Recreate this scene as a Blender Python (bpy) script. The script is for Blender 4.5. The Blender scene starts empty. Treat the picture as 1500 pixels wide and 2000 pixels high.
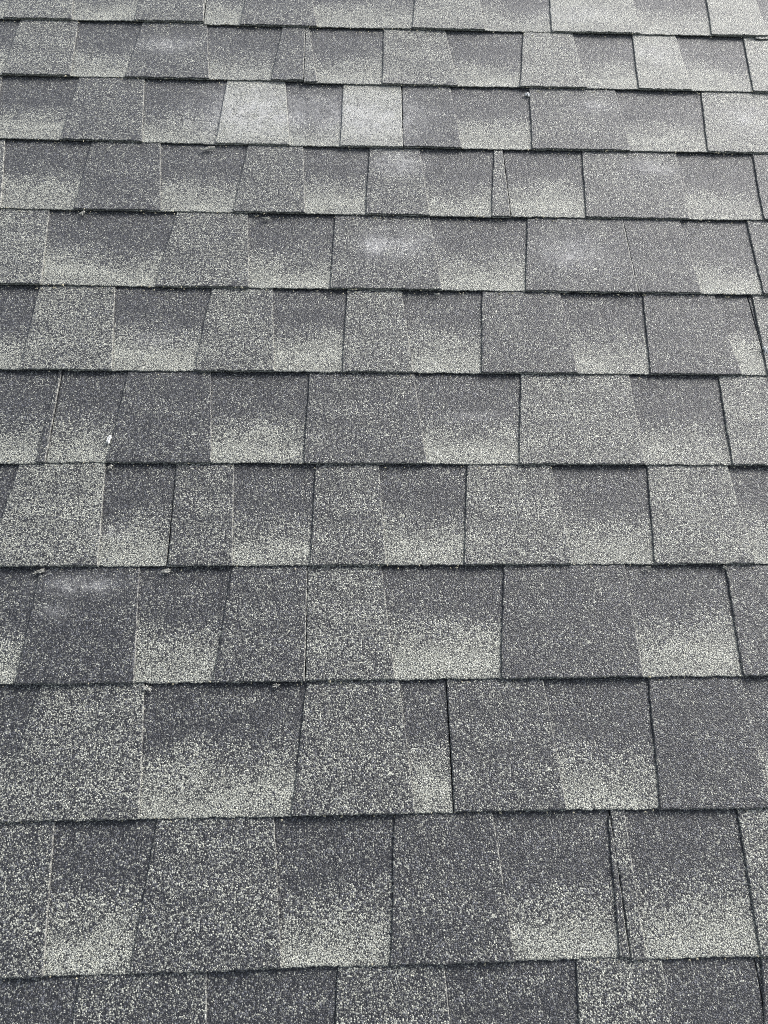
import bpy, math, random
from mathutils import Vector, Matrix, noise
random.seed(7)
scene = bpy.context.scene
C = scene.collection

# ------------------------------------------------------------------ camera, sky, sun, exposure
PITCH = math.radians(24)                     # roof pitch
ROOF = Matrix.Translation((0, 0, 3.6)) @ Matrix.Rotation(PITCH, 4, 'X')   # roof frame (u across, v up-slope, n normal) -> world
F_PX = 1500.0                                # focal length in photo pixels (1500 x 2000)
TH, ROLL, YAW, CAM_H, V0 = 1.1584, 0.0997, 0.1102, 0.8976, 1.3184
fw = Vector((math.sin(YAW) * math.cos(TH), math.cos(YAW) * math.cos(TH), -math.sin(TH)))
rt = fw.cross(Vector((0, 0, 1))).normalized()
up = rt.cross(fw)
cam_r = rt * math.cos(ROLL) + up * math.sin(ROLL)
cam_u = -rt * math.sin(ROLL) + up * math.cos(ROLL)
cam_pos = Vector((0, -V0, CAM_H))
camd = bpy.data.cameras.new('camera')
cam = bpy.data.objects.new('camera', camd); C.objects.link(cam)
rot = Matrix((cam_r, cam_u, -fw)).transposed().to_4x4()
cam.matrix_world = ROOF @ Matrix.Translation(cam_pos) @ rot
camd.sensor_fit = 'HORIZONTAL'; camd.sensor_width = 36.0; camd.lens = 36.0 * F_PX / 1500.0
camd.clip_start = 0.05; camd.clip_end = 2000
scene.camera = cam
cy = scene.cycles; cy.use_denoising = False; cy.max_bounces = 3; cy.diffuse_bounces = 2; cy.glossy_bounces = 2
cy.filter_width = 0.85
scene.render.resolution_x = 768; scene.render.resolution_y = 1024

sun_dir = (ROOF.to_3x3() @ Vector((0.85, 0.92, 0.80))).normalized()      # towards the sun
sd = bpy.data.lights.new('sun', 'SUN'); sun = bpy.data.objects.new('sun', sd); C.objects.link(sun)
sd.energy = 1.35; sd.angle = math.radians(30); sd.color = (1.0, 0.99, 0.98)
sun.rotation_euler = sun_dir.to_track_quat('Z', 'Y').to_euler()
sun.location = (4, 3, 9)
w = bpy.data.worlds.new('World'); scene.world = w; w.use_nodes = True
nt = w.node_tree
sky = nt.nodes.new('ShaderNodeTexSky'); sky.sky_type = 'NISHITA'; sky.sun_disc = False
sky.sun_elevation = math.asin(sun_dir.z); sky.sun_rotation = math.atan2(sun_dir.x, sun_dir.y)
sky.air_density = 1.0; sky.dust_density = 3.5; sky.ozone_density = 1.0
bg = nt.nodes['Background']; bg.inputs['Strength'].default_value = 0.09
hs = nt.nodes.new('ShaderNodeHueSaturation'); hs.inputs['Saturation'].default_value = 0.55      # thin cloud
nt.links.new(sky.outputs[0], hs.inputs['Color']); nt.links.new(hs.outputs[0], bg.inputs[0])
vs = scene.view_settings
vs.view_transform = 'Standard'; vs.look = 'None'; vs.gamma = 1; vs.use_curve_mapping = False
vs.exposure = 1.24

# ------------------------------------------------------------------ photo pixel -> point of the roof plane
def unproj(x, y, n=0.0):
    d = fw + cam_r * ((x - 750) / F_PX) + cam_u * ((1000 - y) / F_PX)
    t = (n - cam_pos.z) / d.z
    p = cam_pos + d * t
    return p.x, p.y

# ------------------------------------------------------------------ materials
def mat_new(name):
    m = bpy.data.materials.new(name); m.use_nodes = True
    return m, m.node_tree, m.node_tree.nodes['Principled BSDF']

def granule_material():
    m, t, b = mat_new('mineral_granules')
    N, L = t.nodes, t.links
    def node(k, **kw):
        n = N.new(k)
        for a, v in kw.items(): setattr(n, a, v)
        return n
    def math_(op, a, b_=None, c=None, clamp=False):
        n = node('ShaderNodeMath', operation=op, use_clamp=clamp)
        for i, v in enumerate((a, b_, c)):
            if v is None: continue
            if isinstance(v, (int, float)): n.inputs[i].default_value = v
            else: L.new(v, n.inputs[i])
        return n.outputs[0]
    def mix(fac, a, b_):
        n = node('ShaderNodeMix', data_type='RGBA')
        for s, v in ((n.inputs[0], fac), (n.inputs[6], a), (n.inputs[7], b_)):
            if isinstance(v, (int, float)): s.default_value = v
            elif isinstance(v, tuple): s.default_value = (*v, 1)
            else: L.new(v, s)
        return n.outputs[2]
    def attr(name):
        return node('ShaderNodeAttribute', attribute_name=name).outputs['Fac']
    tc = node('ShaderNodeTexCoord').outputs['Object']
    # slight domain warp so that the grains are angular and uneven
    wn = node('ShaderNodeTexNoise'); wn.inputs['Scale'].default_value = 900; wn.inputs['Detail'].default_value = 1
    L.new(tc, wn.inputs['Vector'])
    wv = node('ShaderNodeVectorMath', operation='MULTIPLY_ADD')
    L.new(wn.outputs['Color'], wv.inputs[0]); wv.inputs[1].default_value = (0.0007,) * 3; L.new(tc, wv.inputs[2])
    vo = node('ShaderNodeTexVoronoi', feature='F1'); vo.inputs['Scale'].default_value = 600
    L.new(wv.outputs[0], vo.inputs['Vector'])
    vo2 = node('ShaderNodeTexVoronoi', feature='F1'); vo2.inputs['Scale'].default_value = 1000
    L.new(wv.outputs[0], vo2.inputs['Vector'])
    def sep(c):
        s = node('ShaderNodeSeparateColor'); L.new(c, s.inputs[0]); return s.outputs
    r1, g1, b1 = sep(vo.outputs['Color']); r2, g2, b2 = sep(vo2.outputs['Color'])
    # coarse grains where this is 1, fine grains elsewhere
    sel = math_('GREATER_THAN', b1, 0.35)
    def mixf(f, a, c):
        n = node('ShaderNodeMix', data_type='FLOAT'); L.new(f, n.inputs[0]); L.new(a, n.inputs[2]); L.new(c, n.inputs[3]); return n.outputs[0]
    rr, gg, dd = mixf(sel, r2, r1), mixf(sel, g2, g1), mixf(sel, vo2.outputs['Distance'], vo.outputs['Distance'])
    hue = mixf(sel, b2, g2)
    # share of pale grains: attribute + blotches
    bn = node('ShaderNodeTexNoise'); bn.inputs['Scale'].default_value = 28; bn.inputs['Detail'].default_value = 4; bn.inputs['Roughness'].default_value = 0.6
    L.new(tc, bn.inputs['Vector'])
    fn = node('ShaderNodeTexNoise'); fn.inputs['Scale'].default_value = 170; fn.inputs['Detail'].default_value = 2
    L.new(tc, fn.inputs['Vector'])
    li = math_('MULTIPLY_ADD', math_('SUBTRACT', bn.outputs['Fac'], 0.5), 0.45, attr('light'))
    li = math_('MULTIPLY_ADD', math_('SUBTRACT', fn.outputs['Fac'], 0.5), 0.36, li)
    pale = math_('MULTIPLY', math_('SUBTRACT', li, rr), 2.7)
    pale = math_('ADD', pale, 0.5, clamp=True)
    dark = node('ShaderNodeValToRGB'); L.new(gg, dark.inputs[0])
    e = dark.color_ramp.elements
    e[0].position = 0.0; e[0].color = (0.008, 0.008, 0.010, 1)
    e[1].position = 1.0; e[1].color = (0.175, 0.18, 0.195, 1)
    x = e.new(0.60); x.color = (0.021, 0.0215, 0.025, 1)
    lite = node('ShaderNodeValToRGB'); L.new(hue, lite.inputs[0])
    e = lite.color_ramp.elements
    e[0].position = 0.0; e[0].color = (0.25, 0.26, 0.23, 1)
    e[1].position = 1.0; e[1].color = (0.82, 0.81, 0.64, 1)
    x = e.new(0.5); x.color = (0.47, 0.475, 0.39, 1)
    x = e.new(0.8); x.color = (0.57, 0.58, 0.52, 1)
    col = mix(pale, dark.outputs[0], lite.outputs[0])
    # bare asphalt between the grains, crevice shade painted in with it
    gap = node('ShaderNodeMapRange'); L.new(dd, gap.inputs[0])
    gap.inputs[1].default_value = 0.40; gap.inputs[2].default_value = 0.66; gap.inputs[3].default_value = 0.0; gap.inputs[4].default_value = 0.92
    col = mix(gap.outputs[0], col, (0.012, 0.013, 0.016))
    # pale patches: sky reflection on raised spots, painted into the colour
    sheen_mask = math_('MULTIPLY', attr('scuff'), math_('MULTIPLY_ADD', math_('SUBTRACT', fn.outputs['Fac'], 0.5), 2.2, math_('MULTIPLY_ADD', rr, -0.7, math_('MULTIPLY_ADD', dd, -0.9, 1.6)), clamp=True), clamp=True)
    col = mix(sheen_mask, col, (0.62, 0.615, 0.60))
    # cut edges: black asphalt, or pale filler and glass mat where the attribute is high
    eg = attr('edge')
    col = mix(math_('MULTIPLY', eg, math_('MULTIPLY_ADD', rr, -0.3, 1.0), clamp=True), col, (0.085, 0.085, 0.085))
    pl = attr('fibre')
    pf = math_('MULTIPLY', pl, math_('MULTIPLY_ADD', math_('SUBTRACT', fn.outputs['Fac'], 0.52), 6.0, 0.5, clamp=True), clamp=True)
    pf = math_('ADD', pf, math_('SUBTRACT', pl, 1.0, clamp=True), clamp=True)
    col = mix(pf, col, (0.44, 0.435, 0.385))
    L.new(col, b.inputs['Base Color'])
    b.inputs['Roughness'].default_value = 0.42
    b.inputs['Specular IOR Level'].default_value = 0.52
    b.inputs['Sheen Weight'].default_value = 0.22; b.inputs['Sheen Roughness'].default_value = 0.45
    h = math_('SUBTRACT', 1.0, dd)
    h = math_('MULTIPLY_ADD', gg, 0.55, h)
    bu = node('ShaderNodeBump'); bu.inputs['Strength'].default_value = 0.6; bu.inputs['Distance'].default_value = 0.0011
    L.new(h, bu.inputs['Height']); L.new(bu.outputs[0], b.inputs['Normal'])
    return m

def simple_material(name, c1, c2, scale, rough=0.8, bump=0.0):
    m, t, b = mat_new(name)
    tc = t.nodes.new('ShaderNodeTexCoord'); n = t.nodes.new('ShaderNodeTexNoise')
    n.inputs['Scale'].default_value = scale; n.inputs['Detail'].default_value = 5
    r = t.nodes.new('ShaderNodeValToRGB')
    r.color_ramp.elements[0].position = 0.3; r.color_ramp.elements[0].color = (*c1, 1)
    r.color_ramp.elements[1].position = 0.7; r.color_ramp.elements[1].color = (*c2, 1)
    t.links.new(tc.outputs['Object'], n.inputs['Vector']); t.links.new(n.outputs['Fac'], r.inputs[0])
    t.links.new(r.outputs[0], b.inputs['Base Color']); b.inputs['Roughness'].default_value = rough
    if bump:
        bu = t.nodes.new('ShaderNodeBump'); bu.inputs['Distance'].default_value = bump
        t.links.new(n.outputs['Fac'], bu.inputs['Height']); t.links.new(bu.outputs[0], b.inputs['Normal'])
    return m

M_GRAN = granule_material()
M_FELT = simple_material('roofing_felt', (0.02, 0.02, 0.022), (0.04, 0.04, 0.042), 90)
M_GRASS = simple_material('grass', (0.035, 0.06, 0.02), (0.07, 0.10, 0.035), 3, 0.9)
M_WALL = simple_material('painted_siding', (0.55, 0.54, 0.50), (0.62, 0.61, 0.57), 4)
M_METAL = simple_material('drip_edge_metal', (0.30, 0.30, 0.31), (0.36, 0.36, 0.37), 9, 0.45)
M_CHIP = simple_material('pale_chip', (0.30, 0.29, 0.25), (0.56, 0.55, 0.50), 700, 0.8)
M_WHITE = simple_material('white_chip', (0.72, 0.72, 0.70), (0.85, 0.85, 0.83), 300, 0.7)
M_TAN = simple_material('tan_crumb', (0.20, 0.17, 0.10), (0.62, 0.58, 0.44), 900, 0.8)

# ------------------------------------------------------------------ measured layout of the courses (photo pixels)
EXPO = 0.143                                    # exposure of a course, m
TB, TT = 0.0014, 0.0025                         # backing and tab thickness
TILT = (TB + TT + 0.0003) / EXPO
SHW = 0.985                                     # width of a shingle
EDGE = [
 [(0,35),(200,40),(395,43),(550,50),(750,56),(1000,62),(1250,66),(1500,68)],
 [(0,146),(200,149),(400,155),(590,158),(600,160),(750,165),(1000,170),(1250,176),(1500,178)],
 [(0,270),(200,275),(400,280),(500,283),(750,287),(1050,292),(1250,295),(1500,299)],
 [(0,405),(200,409),(400,414),(580,418),(750,420),(1000,423),(1250,427),(1500,429)],
 [(0,554),(250,558.5),(500,562),(750,566),(1000,568),(1250,571),(1500,576)],
 [(0,721),(250,723),(500,726),(750,728),(1000,729),(1250,731),(1500,731)],
 [(0,901),(250,903),(500,905),(750,907),(1000,907),(1500,908)],
 [(0,1105),(250,1107),(400,1106),(600,1104),(750,1104),(1000,1103),(1250,1101),(1500,1102)],
 [(0,1336),(250,1335),(500,1332),(750,1328),(1000,1325),(1250,1322),(1500,1321)],
 [(0,1605),(250,1600),(500,1597),(750,1590),(1000,1583),(1250,1581),(1500,1579)],
 [(0,1912),(200,1906),(400,1895),(750,1884),(1000,1877),(1250,1874),(1500,1868)]]
def lerp_pts(pts, x):
    for (a, ya), (b, yb) in zip(pts, pts[1:]):
        if x <= b: return ya + (yb - ya) * (x - a) / (b - a)
    return pts[-1][1]
def row_y(r, x):
    if r < 0: return 0 if r == -1 else None
    x = min(max(x, 0), 1500)
    if r < len(EDGE): return lerp_pts(EDGE[r], x)
    return 2000
# tabs of each course: (left top, left bottom, right top, right bottom, pale share, raised on some upper-course tabs to paint in grazing sheen); tops lie on the edge of the course above
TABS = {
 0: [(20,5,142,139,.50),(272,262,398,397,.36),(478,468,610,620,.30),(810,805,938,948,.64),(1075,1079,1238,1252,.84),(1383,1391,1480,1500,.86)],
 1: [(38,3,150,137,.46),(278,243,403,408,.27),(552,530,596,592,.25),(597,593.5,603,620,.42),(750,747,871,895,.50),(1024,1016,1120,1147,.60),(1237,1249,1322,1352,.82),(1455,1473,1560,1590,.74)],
 2: [(152,118,281,277,.30),(443,420,557,566,.90),(671,664,784,787,.88),(785.5,788.5,880,902,.17),(1035,1040,1203,1232,.30),(1372,1384,1530,1560,.62)],
 3: [(-130,-165,7,1,.40),(178,143,312,313,.22),(483,455,592,596,.36),(721,715,820,840,.34),(965,961,983,997,.40),(1139,1145,1322,1348,.32),(1472,1494,1590,1615,.25)],
 4: [(-50,-90,94,80,.50),(343,303,483,487,.42),(654,645,840,864,.30),(1031,1027,1218,1247,.22),(1218.6,1247.6,1330,1372,.20),(1462,1492,1600,1640,.32)],
 5: [(76,38,223,219,.50),(413,378,532,536,.42),(677,669,785,808,.42),(943,940,1095,1130,.24),(1258,1271,1398,1450,.20),(1473,1500,1580,1620,.50)],
 6: [(113,70,117,88,.20),(250,207,410,413,.16),(603,594,809,834,.24),(1018,1015,1231,1260,.46),(1406,1432,1560,1610,.52)],
 7: [(36,-28,204,190,.54),(343,328,456,453,.32),(617,605,740,755,.36),(914,907,1078,1120,.44),(1267,1280,1424,1476,.50)],
 8: [(78,28,270,261,.13),(454,415,600,595,.24),(601.5,596.5,745,772,.40),(985,980,1222,1257,.17),(1420,1453,1580,1630,.22)],
 9: [(78,-15,280,272,.42),(600,568,780,812,.36),(874,888,1062,1108,.26),(1270,1290,1450,1510,.14)],
 10:[(-110,-160,104,84,.36),(305,253,534,550,.32),(772,762,963,1006,.20),(1190,1211,1193,1230.5,.25),(1195,1233,1222,1263,.34),(1444,1487,1620,1670,.50)],
 11:[(155,140,402,403,.30),(660,655,868,880,.36),(1128,1133,1295,1312,.42),(1490,1497,1700,1730,.20)],
}
# tabs (by pale share) whose cut right edge shows as a bright line
BRIGHT = {0: (.36,), 1: (.25, .42), 3: (.40,), 4: (.22,), 6: (.20,), 8: (.24,)}
# joints between neighbouring shingles (top x, bottom x)
JOINT = {0:(400,398),1:(596.5,592.7),2:(784.7,787.7),3:(984,998),4:(1219,1248),5:(1471,1498),6:(117.5,88.5),7:(342,327),
         8:(600.7,595.7),9:(873,887),10:(1194,1231),11:(1487,1494)}
# sky sheen painted on the tabs as pale patches: photo x, y, radius in metres (across, up), strength
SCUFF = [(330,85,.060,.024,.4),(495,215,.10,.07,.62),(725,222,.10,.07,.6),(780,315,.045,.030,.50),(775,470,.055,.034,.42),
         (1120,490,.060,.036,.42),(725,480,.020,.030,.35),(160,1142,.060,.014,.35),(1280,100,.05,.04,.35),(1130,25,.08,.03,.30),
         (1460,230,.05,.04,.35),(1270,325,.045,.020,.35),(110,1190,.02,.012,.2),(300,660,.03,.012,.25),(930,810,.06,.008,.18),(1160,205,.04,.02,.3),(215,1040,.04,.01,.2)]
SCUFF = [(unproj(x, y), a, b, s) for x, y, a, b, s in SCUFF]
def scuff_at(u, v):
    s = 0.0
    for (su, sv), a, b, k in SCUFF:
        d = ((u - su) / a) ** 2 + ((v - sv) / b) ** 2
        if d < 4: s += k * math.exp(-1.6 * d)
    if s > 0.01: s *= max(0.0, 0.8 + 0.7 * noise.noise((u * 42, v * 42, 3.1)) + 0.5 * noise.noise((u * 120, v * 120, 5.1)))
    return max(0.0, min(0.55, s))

U_MIN, U_MAX = -1.45, 1.65
ROWS = range(-5, 15)

def joint_u(r):
    if r in JOINT:
        xt, xb = JOINT[r]
        yb = row_y(r, xb); yt = row_y(r - 1, xt)
        return 0.5 * (unproj(xt, yt)[0] + unproj(xb, yb)[0])
    base = r % 6
    return joint_u(base if r < 0 else 6 + base) + 0.013 * ((r * 7) % 3 - 1)

def tabs_of(r):
    """tabs as (u left top, u left bottom, u right top, u right bottom, pale share, inside the frame)"""
    out = []
    if r in TABS:
        for lt, lb, rt_, rb, li in TABS[r]:
            def edge_u(xt, xb):
                yt = 0 if r == 0 else row_y(r - 1, xt)
                yb = row_y(r, xb)
                ut, vt = unproj(xt, yt); ub, vb = unproj(xb, yb)
                k = (ut - ub) / max(0.02, vt - vb)
                k = max(-0.16, min(0.16, k)) if (r in (0, 11)) else k
                vbot = -r * EXPO
                return ub + k * (vbot + EXPO - vb), ub + k * (vbot - vb)
            a, b = edge_u(lt, lb); c, d = edge_u(rt_, rb)
            out.append((a, b, c, d, li, True))
    rnd = random.Random(100 + r)
    def gen(u, sgn, lim):
        while u * sgn < lim * sgn:
            gap = rnd.choice((.095, .105, .12, .13)); wd = rnd.choice((.098, .11, .127, .134, .162))
            a = u + sgn * gap; b = a + sgn * wd; lo, hi = min(a, b), max(a, b)
            l = rnd.uniform(.006, .014); q = rnd.uniform(.004, .014)
            out.append((lo + l, lo, hi - q, hi, rnd.choice((.16, .22, .30, .36, .44, .52)), False))
            u = b
    if out:
        lo = min(o[1] for o in out); hi = max(o[3] for o in out)
    else:
        lo = hi = rnd.uniform(-.1, .1)
    gen(hi, 1, U_MAX - 0.05); gen(lo, -1, U_MIN + 0.05)
    return sorted(out, key=lambda o: o[1])

def edge_line(r, u0, u1):
    """v of the lower edge of a shingle as (v at u0, slope): fitted to the measured edge"""
    if r in TABS and r < len(EDGE):
        P = []
        for i in range(0, 1501, 60):
            u, v = unproj(i, lerp_pts(EDGE[r], i), -0.002)
            if u0 <= u <= u1: P.append((u, v))
        if len(P) >= 3:
            n = len(P); mu = sum(p[0] for p in P) / n; mv = sum(p[1] for p in P) / n
            k = sum((p[0] - mu) * (p[1] - mv) for p in P) / sum((p[0] - mu) ** 2 for p in P)
            if P[-1][0] - P[0][0] < 0.25: k *= 0.5
            return mu, mv, max(-.02, min(.02, k))
    rnd = random.Random(int(r * 31 + u0 * 97))
    return u0, -r * EXPO + rnd.uniform(-.0015, .0015), rnd.uniform(-.002, .002)

# ------------------------------------------------------------------ mesh of one layer of a shingle
def wave(u, v, r):
    return 0.0011 * noise.noise((u * 4.5, v * 6, r * 3.7)) + 0.00045 * noise.noise((u * 17, v * 17, r * 5.1 + 9))

def layer(name, parent, r, line, uL, uR, vtop, n_top, thick, light, fine, fib=1.0):
    """sheet with a frayed outline. uL(v), uR(v): side edges; v runs 0 (lower edge) .. vtop; n_top(v): height of the upper face"""
    mu, mv, k = line
    step_u = 0.0017 if fine else 0.012
    step_v = 0.0026 if fine else 0.012
    w_mid = uR(0) - uL(0)
    nu = max(2, int(w_mid / step_u)); 
    vs_ = [0.0, 0.0007]
    v = 0.0007
    coarse_v = 0.008 if (fine and w_mid > .5) else step_v
    while v < vtop - coarse_v * 1.2:
        v += coarse_v if v > 0.004 else min(coarse_v, 0.002)
        vs_.append(v)
    vs_.append(vtop)
    nv = len(vs_)
    fr = [i / nu for i in range(nu + 1)]
    strip = min(0.0011 / max(w_mid, .004), 0.2)
    fr = [0.0, strip] + [f for f in fr if strip * 1.5 < f < 1 - strip * 1.5] + [1 - strip, 1.0]
    nc = len(fr)
    seed = random.random() * 50
    verts, light_a, scuff_a, edge_a, fib_a = [], [], [], [], []
    ou, ov = uL(0), mv + k * (uL(0) - mu)
    for j, vl in enumerate(vs_):
        a, b = uL(vl), uR(vl)
        jl = 0.0008 * noise.noise((vl * 330, seed, r)) + 0.0005 * noise.noise((vl * 60, seed, r + 7))
        jr = 0.0008 * noise.noise((vl * 330, seed + 20, r)) + 0.0005 * noise.noise((vl * 60, seed + 20, r + 7))
        for i, f in enumerate(fr):
            u = a + (b - a) * f
            u += jl * (1 - f) + jr * f if w_mid < .5 else 0
            vv = mv + k * (u - mu) + vl
            # frayed lower edge
            d = max(0.0, 1 - vl / 0.006)
            vv += d * (0.0014 * noise.noise((u * 420, seed, 1.3)) + 0.0012 * noise.noise((u * 70, seed, 2.3)) + 0.0004 * noise.noise((u * 14, r * 2.0, 4.3)))
            z = n_top(vl) + wave(u, vv, r) 
            z += 0.0016 * max(0.0, noise.noise((u * 4.1, r * 1.7, 21.0)) + 0.15 * noise.noise((u * 19, r * 1.7, 5.0))) * max(0.0, 1 - vl / 0.07)
            if j == 0: z -= 0.0004
            if i == 0 or i == nc - 1: z -= 0.0004
            verts.append((u - ou, vv - ov, z))
            li = light(u, vv, vl)
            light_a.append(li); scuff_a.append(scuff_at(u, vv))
            edge_a.append(0.35 if j == 0 else (0.12 if j == 1 else 0.0))
            fb = 0.0
            if w_mid < .5:
                if i == nc - 1: fb = 0.75 * fib
                elif i == nc - 2: fb = 0.25 * fib
                elif i == 0: fb = 0.15
            fib_a.append(fb)
    faces = []
    top = lambda j, i: j * nc + i
    for j in range(nv - 1):
        for i in range(nc - 1):
            faces.append((top(j, i), top(j, i + 1), top(j + 1, i + 1), top(j + 1, i)))
    # rim: outline copied down by the thickness, plus a plain underside
    outline = [top(0, i) for i in range(nc)] + [top(j, nc - 1) for j in range(1, nv)] + [top(nv - 1, i) for i in range(nc - 2, -1, -1)] + [top(j, 0) for j in range(nv - 2, 0, -1)]
    base = len(verts)
    ntop = len(faces)
    nb = nc + nv - 1
    for q, o in enumerate(outline):
        x, y, z = verts[o]
        back = 0.0
        if q < nc: back = 0.0004 + 0.0010 * noise.noise((x * 260, seed, 8.8))
        verts.append((x, y + back, z - thick))
        light_a.append(light_a[o]); scuff_a.append(0)
        edge_a.append(1.0 if thick < TT - 0.0002 else (0.35 if q < nc else 0.75))
        fib_a.append(0.55 if (w_mid < .5 and nc <= q < nc + nv - 1) else (0.12 if q < nc else 0.0))
    no = len(outline)
    for q in range(no):
        a, b = outline[q], outline[(q + 1) % no]
        faces.append((b, a, base + q, base + (q + 1) % no))
    faces.append(tuple(base + q for q in range(no - 1, -1, -1)))
    me = bpy.data.meshes.new(name)
    me.from_pydata(verts, [], faces)
    for nm, arr in (('light', light_a), ('scuff', scuff_a), ('edge', edge_a), ('fibre', fib_a)):
        at = me.attributes.new(nm, 'FLOAT', 'POINT'); at.data.foreach_set('value', arr)
    sm = [True] * ntop + [False] * (len(faces) - ntop)
    me.polygons.foreach_set('use_smooth', sm)
    me.materials.append(M_GRAN); me.update()
    ob = bpy.data.objects.new(name, me); C.objects.link(ob)
    ob.location = (ou, ov, 0) if parent is roof else (ou - parent['_o'][0], ov - parent['_o'][1], 0)
    ob.parent = parent
    ob['_o'] = (ou, ov)
    return ob

# ------------------------------------------------------------------ roof deck
def box_mesh(name, x0, x1, y0, y1, z0, z1, mat):
    v = [(x, y, z) for z in (z0, z1) for y in (y0, y1) for x in (x0, x1)]
    f = [(0, 2, 3, 1), (4, 5, 7, 6), (0, 1, 5, 4), (1, 3, 7, 5), (3, 2, 6, 7), (2, 0, 4, 6)]
    me = bpy.data.meshes.new(name); me.from_pydata(v, [], f); me.materials.append(mat)
    o = bpy.data.objects.new(name, me); C.objects.link(o); return o
V_EAVE = -14 * EXPO
V_RIDGE = 5 * EXPO + EXPO
DECK_N = -0.0145                       # upper face of the deck below the lowest layer
roof = box_mesh('roof', U_MIN, U_MAX, V_EAVE + 0.012, V_RIDGE, DECK_N - 0.03, DECK_N, M_FELT)
roof.matrix_world = ROOF
roof['label'] = 'grey asphalt shingle roof slope laid in overlapping courses of tabs'
roof['category'] = 'roof'; roof['kind'] = 'structure'
roof['_o'] = (0, 0)

# ------------------------------------------------------------------ courses of shingles
HID = 0.030                           # part hidden under the course above
def build_course(r):
    ju = joint_u(r)
    joints = [ju + i * SHW for i in range(-4, 5)]
    tabs = tabs_of(r)
    for a, b in zip(joints, joints[1:]):
        lo, hi = max(a, U_MIN), min(b, U_MAX)
        if hi - lo < 0.03: continue
        lo += 0.0006; hi -= 0.0006
        fine = r in TABS and hi > -0.72 and lo < 0.88
        line = edge_line(r, lo, hi)
        rs = random.Random(r * 53 + int(lo * 100))
        pal = {}
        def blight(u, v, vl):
            # darker granule blend at the top of each window, pale at the foot
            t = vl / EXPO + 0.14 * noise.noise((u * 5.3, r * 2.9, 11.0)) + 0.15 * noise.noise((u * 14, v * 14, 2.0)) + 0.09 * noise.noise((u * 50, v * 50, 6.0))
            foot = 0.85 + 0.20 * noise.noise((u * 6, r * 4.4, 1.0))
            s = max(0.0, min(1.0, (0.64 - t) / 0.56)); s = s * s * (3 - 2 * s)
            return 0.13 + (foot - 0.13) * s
        fan = rs.uniform(-.0005, .0005)
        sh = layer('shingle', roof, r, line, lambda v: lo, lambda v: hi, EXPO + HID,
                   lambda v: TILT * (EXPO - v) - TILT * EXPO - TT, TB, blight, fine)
        for ta in tabs:
            lt, lb, rt_, rb, li, inside = ta
            mid = 0.5 * (lb + rb)
            if not (a <= mid < b): continue
            lb_, rb_ = max(lb, lo - .0004) if not inside else lb, min(rb, hi + .0004) if not inside else rb
            if rb_ - lb_ < 0.004: continue
            dl = (lt - lb) / EXPO; dr = (rt_ - rb) / EXPO
            bend = rs.uniform(-.0008, .0008)
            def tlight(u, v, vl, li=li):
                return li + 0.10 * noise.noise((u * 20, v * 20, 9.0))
            vis = inside and rb > -0.75 and lb < 0.9
            vt = EXPO + HID * 0.8
            if (rb_ + dr * vt) - (lb_ + dl * vt) < 0.003:      # a sliver that runs out to a point
                vt = max(0.03, 0.98 * (rb_ - lb_ - 0.002) / (dl - dr))
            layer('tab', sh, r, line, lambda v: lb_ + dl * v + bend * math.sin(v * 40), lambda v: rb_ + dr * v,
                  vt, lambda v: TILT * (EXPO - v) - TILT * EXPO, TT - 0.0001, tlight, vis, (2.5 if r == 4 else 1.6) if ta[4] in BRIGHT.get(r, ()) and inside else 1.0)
for r in ROWS: build_course(r)

# ------------------------------------------------------------------ ridge, eave, ground: outside the frame
rc_me = None
for i in range(22):
    u = U_MIN + 0.07 + i * 0.14
    if rc_me is None:
        v, f = [], []
        n = 9
        for j in range(2):
            for k in range(n):
                t = -1 + 2 * k / (n - 1)
                dy = 0.15 * t; dz = -abs(dy) * (math.tan(PITCH) if t < 0 else math.tan(PITCH)) + 0.012 * (1 - abs(t))
                v += [(-0.10 + 0.20 * j, dy, dz + 0.006 * (1 - j)), (-0.10 + 0.20 * j, dy, dz + 0.006 * (1 - j) - 0.004)]
        for k in range(n - 1):
            a = 2 * k; b = 2 * (k + n)
            f += [(a, a + 2, b + 2, b), (a + 1, b + 1, b + 3, a + 3), (a, a + 1, a + 3, a + 2), (b, b + 2, b + 3, b + 1)]
        f += [(0, 2 * n, 2 * n + 1, 1), (2 * n - 2, 2 * n - 1, 4 * n - 1, 4 * n - 2)]
        rc_me = bpy.data.meshes.new('ridge_cap'); rc_me.from_pydata(v, [], f)
        at = rc_me.attributes.new('light', 'FLOAT', 'POINT'); at.data.foreach_set('value', [.3] * len(v))
        rc_me.materials.append(M_GRAN)
    o = bpy.data.objects.new('ridge_cap', rc_me); C.objects.link(o)
    o.parent = roof
    o.matrix_parent_inverse = Matrix.Identity(4)
    o.location = (u, V_RIDGE, 0.012); o.rotation_euler = (-PITCH, 0, 0)
bs = box_mesh('back_slope', U_MIN, U_MAX, 0, 2.6, -0.03, 0.0, M_GRAN)
at = bs.data.attributes.new('light', 'FLOAT', 'POINT'); at.data.foreach_set('value', [.3] * 8)
bs.parent = roof; bs.location = (0, V_RIDGE + 0.002, DECK_N); bs.rotation_euler = (-2 * PITCH, 0, 0)
de = box_mesh('drip_edge', U_MIN, U_MAX, V_EAVE - 0.006, V_EAVE + 0.010, DECK_N - 0.07, DECK_N - 0.001, M_METAL)
de.parent = roof
ev = ROOF @ Vector((0, V_EAVE + 0.25, DECK_N - 0.03))
rv = ROOF @ Vector((0, V_RIDGE, DECK_N - 0.03))
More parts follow.
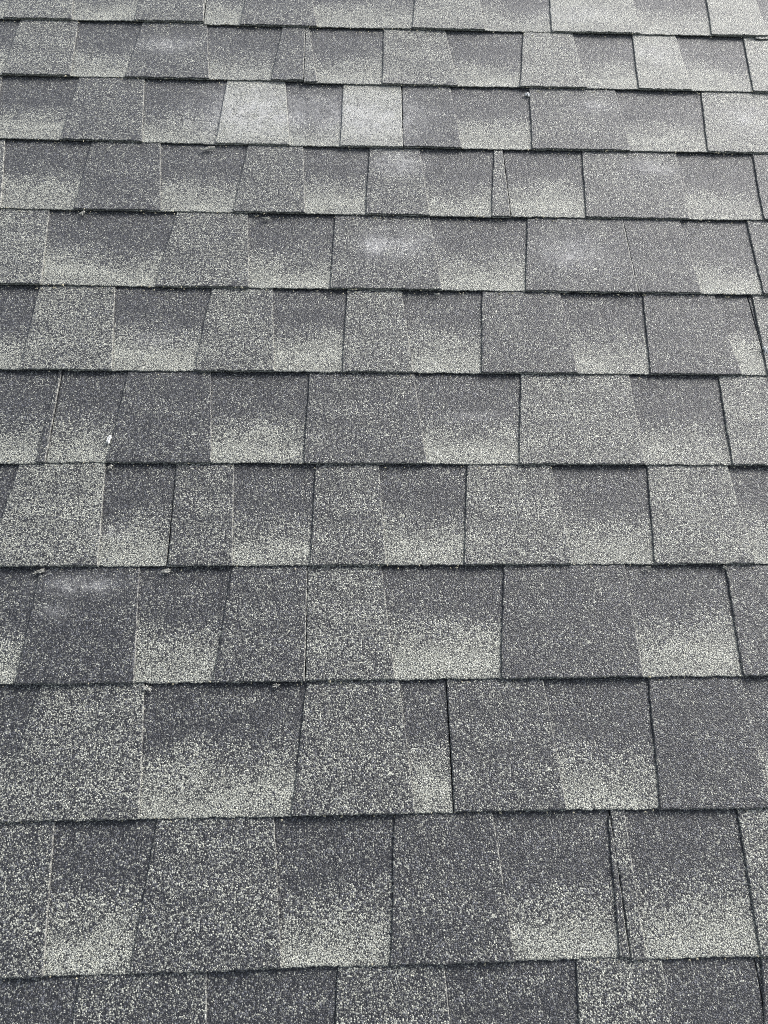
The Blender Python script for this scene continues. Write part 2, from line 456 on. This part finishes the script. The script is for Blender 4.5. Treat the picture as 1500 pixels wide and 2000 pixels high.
def wall():
    y0, y1 = ev.y, 2 * rv.y - ev.y; zt = ev.z; zr = rv.z - 0.004
    v, f = [], []
    for x in (U_MIN + 0.12, U_MAX - 0.12):
        v += [(x, y0, 0), (x, y1, 0), (x, y1, zt - .004), (x, rv.y, zr), (x, y0, zt - .004)]
    f = [(0, 4, 3, 2, 1), (5, 6, 7, 8, 9), (0, 5, 9, 4), (1, 2, 7, 6), (4, 9, 8, 3), (3, 8, 7, 2), (0, 1, 6, 5)]
    me = bpy.data.meshes.new('wall'); me.from_pydata(v, [], f); me.materials.append(M_WALL)
    o = bpy.data.objects.new('wall', me); C.objects.link(o); o['kind'] = 'structure'
wall()
g = box_mesh('ground', -600, 600, -600, 600, -0.5, 0, M_GRASS); g['kind'] = 'structure'

# ------------------------------------------------------------------ debris lying on the courses
def n_surface(r, v):
    return -TILT * (v + r * EXPO)          # top of the tabs of course r at v (n = 0 at its lower edge)
def to_world(u, v, n): return ROOF @ Vector((u, v, n))
def row_at(x, y):
    r = 0
    while r < len(EDGE) and y > lerp_pts(EDGE[r], min(max(x, 0), 1500)): r += 1
    return r
def flake(x, y, wpx, hpx, ang, mat, label, name='debris_flake', cat='debris', thick=0.0010, lift=0.0, seed=0):
    """thin crumpled chip of irregular outline resting on the roof at a photo position"""
    r = row_at(x, y)
    u, v = unproj(x, y); pxm = unproj(x + 1, y)[0] - u
    a, b = 0.40 * wpx * pxm, 0.42 * hpx * pxm
    lift = 0.0016 if mat is M_CHIP else 0.0
    rnd = random.Random(seed + int(x)); n = 18; rings = 3
    top, f = [], []
    rad = [rnd.choice((.35, .55, .8, 1.1, 1.35)) * rnd.uniform(.8, 1.15) for _ in range(n)]
    vv = [(0, 0, thick * 1.8)]
    for q in range(1, rings + 1):
        for i in range(n):
            t = 2 * math.pi * i / n; k = q / rings * (0.5 + 0.5 * rad[i])* (1 if q < rings else rad[i] ** .5)
            z = thick * (1.5 + 1.1 * rnd.uniform(-1, 1)) * (1 if q < rings else 0.7)
            vv.append((a * k * math.cos(t), b * k * math.sin(t), z))
    m0 = len(vv)
    for i in range(n):
        p = vv[1 + (rings - 1) * n + i]; vv.append((p[0] * .96, p[1] * .96, -0.0004))
    for i in range(n):
        j = (i + 1) % n
        f.append((0, 1 + i, 1 + j))
        for q in range(rings - 1):
            f.append((1 + q * n + i, 1 + (q + 1) * n + i, 1 + (q + 1) * n + j, 1 + q * n + j))
        f.append((1 + (rings - 1) * n + i, m0 + i, m0 + j, 1 + (rings - 1) * n + j))
    f.append(tuple(m0 + i for i in range(n - 1, -1, -1)))
    me = bpy.data.meshes.new(name); me.from_pydata(vv, [], f); me.materials.append(mat)
    o = bpy.data.objects.new(name, me); C.objects.link(o)
    o.matrix_world = ROOF @ Matrix.Translation((u, v, n_surface(r, v) + wave(u, v, r) + lift)) @ Matrix.Rotation(math.radians(ang), 4, 'Z')
    o['label'] = label; o['category'] = cat; o['group'] = 'loose bits along the shingle edges'
    return o
flake(213, 858, 11, 22, -18, M_WHITE, 'bright white chip standing on a tab edge, left, seventh course from top', thick=.0016)
flake(1496, 683, 12, 19, 10, M_WHITE, 'white lump at the right border of the photo, by a dark joint', thick=.0016)
flake(1031, 181, 13, 12, 0, M_WHITE, 'small white crumb under the second course edge, right of centre', thick=.0014)
flake(405, 288, 34, 9, 4, M_CHIP, 'long pale flake under the third course edge, left of centre')
flake(520, 424, 22, 7, 0, M_CHIP, 'short pale flake under the fourth course edge, left of centre')
flake(160, 414, 16, 9, 20, M_CHIP, 'little pale flake under the fourth course edge near the left')
flake(75, 1115, 26, 9, 14, M_CHIP, 'slanting pale flake below the eighth course edge near the left border')
flake(326, 1112, 32, 11, 2, M_CHIP, 'wide ragged pale flake below the eighth course edge, left half')
flake(287, 1343, 24, 13, -20, M_CHIP, 'ragged pale flake above the wide dark window, left, ninth course edge')
flake(541, 1338, 20, 9, 10, M_CHIP, 'pale flake below the ninth course edge, left of centre')
flake(218, 566, 10, 10, 0, M_CHIP, 'small pale crumb at a tab corner below the fifth course edge, left')
flake(855, 573, 14, 7, 0, M_CHIP, 'small pale flake below the fifth course edge, right of centre')
flake(214, 911, 12, 10, 35, M_CHIP, 'small pale crumb below the seventh course edge, left')
flake(1268, 1108, 12, 10, 0, M_CHIP, 'small pale crumb below the eighth course edge, right')
flake(1418, 1108, 10, 11, 30, M_CHIP, 'pale crumb on top of a dark tab edge, far right, eighth course edge')
def twig(x, y, dx, dy, label):
    u0, v0 = unproj(x, y); u1, v1 = unproj(x + dx, y + dy); r = row_at(x, y)
    vv, f = [], []
    n = 7
    for k in range(6):
        t = k / 5; u = u0 + (u1 - u0) * t + .0006 * math.sin(t * 5); v = v0 + (v1 - v0) * t
        rad = .0010 * (1.15 - .6 * t); z = n_surface(r, v) + wave(u, v, r) + .0009 + .002 * t * t
        for i in range(n):
            a = 2 * math.pi * i / n
            vv.append((u + rad * math.cos(a) - u0, v - v0 + .2 * rad * math.cos(a), z + rad * math.sin(a)))
    for k in range(5):
        for i in range(n):
            j = (i + 1) % n; f.append((k * n + i, k * n + j, (k + 1) * n + j, (k + 1) * n + i))
    f += [tuple(range(n - 1, -1, -1)), tuple(5 * n + i for i in range(n))]
    me = bpy.data.meshes.new('twig'); me.from_pydata(vv, [], f); me.materials.append(M_CHIP)
    o = bpy.data.objects.new('twig', me); C.objects.link(o); o.matrix_world = ROOF @ Matrix.Translation((u0, v0, 0))
    o['label'] = label; o['category'] = 'twig'
twig(884, 743, 11, -9, 'tiny pale twig poking from under the sixth course edge, right of centre')
# crumbs caught along the edges: too many and too small to count
vv, f = [], []
rnd = random.Random(5)
for q in range(620):
    r = rnd.randrange(0, 11); x = rnd.uniform(0, 1500)
    if rnd.random() < .5: r = rnd.choice((0, 1, 2, 3, 4))
    y = lerp_pts(EDGE[r], x) + rnd.uniform(-2, 6)
    u, v = unproj(x, y); s = rnd.uniform(.0006, .0014) * (1.4 if rnd.random() < .12 else 1)
    z = (n_surface(r + 1, v) + s * .6) if y > lerp_pts(EDGE[r], x) + .5 else -.0012
    b0 = len(vv)
    pts = [(1, 0, 0), (0, 1, 0), (-1, 0, 0), (0, -1, 0), (0, 0, 1), (0, 0, -1)]
    ax = rnd.uniform(.7, 1.8); an = rnd.uniform(0, 3.14); c, s_ = math.cos(an), math.sin(an)
    for p in pts:
        px, py, pz = p[0] * ax * s * rnd.uniform(.7, 1.2), p[1] * s * rnd.uniform(.7, 1.2), p[2] * s * .8
        vv.append((u + px * c - py * s_, v + px * s_ + py * c, z + pz))
    for t in ((0, 1, 4), (1, 2, 4), (2, 3, 4), (3, 0, 4), (1, 0, 5), (2, 1, 5), (3, 2, 5), (0, 3, 5)):
        f.append(tuple(b0 + i for i in t))
me = bpy.data.meshes.new('edge_grit'); me.from_pydata(vv, [], f); me.materials.append(M_TAN)
o = bpy.data.objects.new('edge_grit', me); C.objects.link(o); o.matrix_world = ROOF
o['kind'] = 'stuff'; o['label'] = 'tan and pale grit caught along the shingle edges'; o['category'] = 'grit'
for o in C.objects:
    if '_o' in o: del o['_o']
